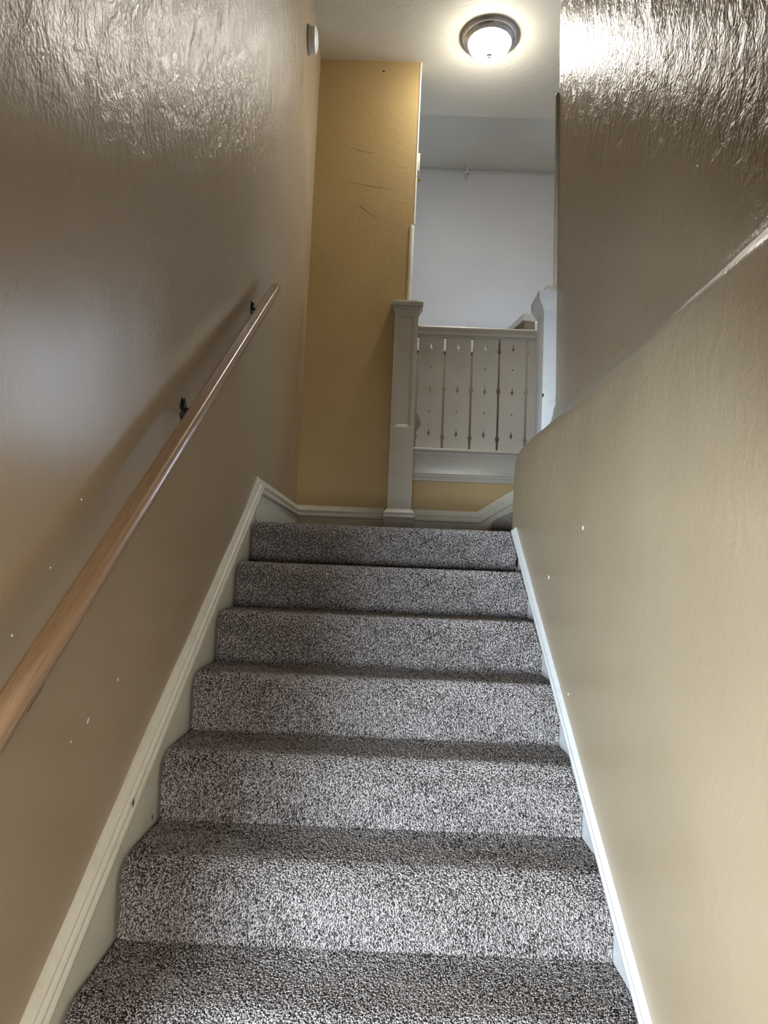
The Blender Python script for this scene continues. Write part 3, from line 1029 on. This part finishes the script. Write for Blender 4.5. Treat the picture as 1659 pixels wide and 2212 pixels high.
for yb in (-0.145, -1.06, -2.05):
    zr = R1.z + (yb - R1.y) / (R0.y - R1.y) * (R0.z - R1.z)
    zb = zr - 0.052
    xw = WL + lump(yb, zb, 1.0)
    br = link_mesh('bracket', *box_vf(-0.575, -0.545, yb - 0.03, yb + 0.03, zr - 0.030, zr - 0.026), M['black'], rail)
    sl = math.atan2(R0.z - R1.z, R0.y - R1.y)
    pv = Vector((-0.56, yb, zr - 0.028))
    br.data.transform(Matrix.Translation(pv) @ Matrix.Rotation(sl, 4, 'X') @ Matrix.Translation(-pv))
    rose = lathe('wall_rose', [(0.0, 0.012), (0.010, 0.011), (0.018, 0.008), (0.021, 0.004), (0.022, -0.002), (0.0, -0.002)], M['black'], br, seg=24, axis='X', close=False)
    for q in rose.data.vertices:
        q.co = Vector((xw + q.co.x, yb + q.co.y * 1.15, zb + 0.002 + q.co.z * (1.75 if q.co.z > 0 else 1.6)))
    tube('arm', [(xw + 0.006, yb, zb), (xw + 0.030, yb, zb - 0.004), (xw + 0.055, yb, zb + 0.002), (xw + 0.070, yb, zb + 0.012), (-0.560, yb, zr - 0.027)], [0.008, 0.0065, 0.006, 0.006, 0.0075], M['black'], br, seg=12)

# ------------------------------------------------------------------ ceiling lamp
LX, LY = 0.573, 1.446
lamp = empty('ceiling_lamp', (LX, LY, TOP), 'round flush ceiling lamp with brushed metal rim and lit white glass bowl', 'lamp')
lathe('pan', [(0.0, 0.0), (0.190, 0.0), (0.192, -0.003), (0.188, -0.012), (0.183, -0.015), (0.181, -0.022), (0.176, -0.036), (0.168, -0.041), (0.164, -0.043), (0.158, -0.050), (0.152, -0.053), (0.147, -0.052), (0.147, -0.02), (0.0, -0.02)],
      M['nickel'], lamp, seg=72, origin=(LX, LY, TOP), close=False)
pr = [(0.144, -0.045)]
for k in range(0, 13):
    a = (math.pi / 2) * k / 12
    pr.append((0.144 * math.cos(a) ** 0.9 if k < 12 else 0.0, -0.052 - 0.082 * math.sin(a)))
lathe('glass_bowl', pr, M['opal'], lamp, seg=48, origin=(LX, LY, TOP), close=False)
lathe('finial', [(0.0, -0.128), (0.017, -0.131), (0.020, -0.136), (0.016, -0.141), (0.010, -0.143), (0.011, -0.149), (0.007, -0.155), (0.0, -0.157)], M['nickel'], lamp, seg=24, origin=(LX, LY, TOP), close=False)

# ------------------------------------------------------------------ smoke alarm on the left wall
AY, AZ = 1.060, 3.150
ax = WL + lump(AY, AZ, 1.0) + 0.008
alarm = empty('smoke_alarm', (ax, AY, AZ), 'round white smoke alarm high on the left wall near the ceiling', 'smoke alarm')
lathe('base_plate', [(0.0, -0.003), (0.084, -0.003), (0.086, 0.004), (0.083, 0.009), (0.0, 0.009)], M['alarm_grey'], alarm, seg=48, origin=(ax, AY, AZ), axis='X', close=False)
lathe('body', [(0.0, 0.008), (0.079, 0.008), (0.080, 0.020), (0.073, 0.022), (0.073, 0.027), (0.078, 0.030), (0.078, 0.046), (0.0, 0.046)], M['alarm'], alarm, seg=48, origin=(ax, AY, AZ), axis='X', close=False)
lathe('front_cover', [(0.0, 0.045), (0.077, 0.045), (0.076, 0.049), (0.060, 0.056), (0.040, 0.061), (0.0, 0.062)], M['alarm'], alarm, seg=48, origin=(ax, AY, AZ), axis='X', close=False)

# ------------------------------------------------------------------ small fittings
hx, hy = 0.612, 3.20
hz = TOP + 0.003 + 0.135 * (hy - 2.33) / 0.99
hook = empty('ceiling_hook', (hx, hy, hz), 'small white hook hanging from the ceiling of the upper hall', 'hook')
lathe('plate', [(0.0, 0.004), (0.024, 0.004), (0.024, -0.004), (0.016, -0.010), (0.0, -0.010)], M['trim_white'], hook, seg=20, origin=(hx, hy, hz), close=False)
tube('shank', [(hx, hy, hz - 0.006), (hx + 0.002, hy, hz - 0.045), (hx - 0.004, hy, hz - 0.075), (hx - 0.016, hy, hz - 0.088), (hx - 0.022, hy, hz - 0.078)], [0.0075, 0.0075, 0.006, 0.005, 0.004], M['trim_white'], hook, seg=10)
tube('arm', [(hx, hy, hz - 0.040), (hx - 0.014, hy - 0.002, hz - 0.046), (hx - 0.024, hy - 0.002, hz - 0.040)], [0.005, 0.005, 0.004], M['trim_white'], hook, seg=8)
lathe('tip', [(0.0, 0.008), (0.006, 0.004), (0.006, -0.004), (0.0, -0.008)], M['dark_chip'], hook, seg=10, origin=(hx + 0.008, hy, hz - 0.098), close=False)
tube('wire', [(hx, hy, hz - 0.06), (hx + 0.006, hy, hz - 0.08), (hx + 0.008, hy, hz - 0.094)], 0.0035, M['trim_white'], hook, seg=8)

ly0 = BACK + 0.045
latch = empty('door_latch', (EDGE + 0.004, ly0, 2.76), 'small cream plate and brass knob on the hall side of the tan wall edge', 'latch')
box('plate', EDGE - 0.002, EDGE + 0.025, ly0 - 0.03, ly0 + 0.05, 2.70, 2.835, M['trim'], latch, bevel=0.003)
box('dark_gap', EDGE - 0.002, EDGE + 0.014, ly0 - 0.03, ly0 + 0.05, 2.665, 2.70, M['dark_chip'], latch)  # dark block filling the gap between plate and knob
lathe('knob', [(0.0, 0.0), (0.010, 0.0), (0.011, 0.012), (0.008, 0.015), (0.008, 0.021), (0.013, 0.025), (0.014, 0.034), (0.010, 0.038), (0.0, 0.039)], M['brass'], latch, seg=20, origin=(EDGE - 0.001, ly0, 2.648), axis='X', close=False)

# ------------------------------------------------------------------ chips in the wall paint


def chip(y, z, w, h, tilt, side):
    vv = []
    for k in range(8):
        a = 2 * math.pi * k / 8
        q = random.uniform(0.7, 1.15)
        py, pz = w * q * math.cos(a), h * q * math.sin(a)
        vv.append((y + py * math.cos(tilt) - pz * math.sin(tilt), z + py * math.sin(tilt) + pz * math.cos(tilt)))
    if side == 'L':
        p0 = [(WL + lump(b_, c, 1.0) - 0.001, b_, c) for b_, c in vv]
        p1 = [(x + 0.0022, b_, c) for x, b_, c in p0]
        par = wall_left
    else:
        p0 = [(XW + lump(b_, c, 2.0) + 0.002, b_, c) for b_, c in vv]
        p1 = [(x - 0.0035, b_, c) for x, b_, c in p0]
        par = wall_right
    ff = [tuple(range(8)), tuple(range(8, 16))] + [(i, (i + 1) % 8, 8 + (i + 1) % 8, 8 + i) for i in range(8)]
    return link_mesh('paint_chip', p0 + p1, ff, M['chip'], par)


for (y, z, w, h, t) in ((-1.434, -0.487, 0.0035, 0.0045, 0.3), (-1.602, -0.551, 0.003, 0.009, -0.5), (-1.686, -0.577, 0.0022, 0.003, 0), (-1.727, -0.07, 0.0022, 0.0025, 0),
                        (-1.84, -0.213, 0.002, 0.0024, 0), (-1.962, -0.331, 0.0024, 0.0026, 0), (-1.175, 0.108, 0.003, 0.003, 0)):
    chip(y, z, w, h, t, 'L')
for (y, z, w, h, t) in ((-0.704, -0.195, 0.0035, 0.006, 0), (-1.122, -0.047, 0.002, 0.006, 0), (-1.002, -0.547, 0.002, 0.003, 0)):
    chip(y, z, w, h, t, 'R')
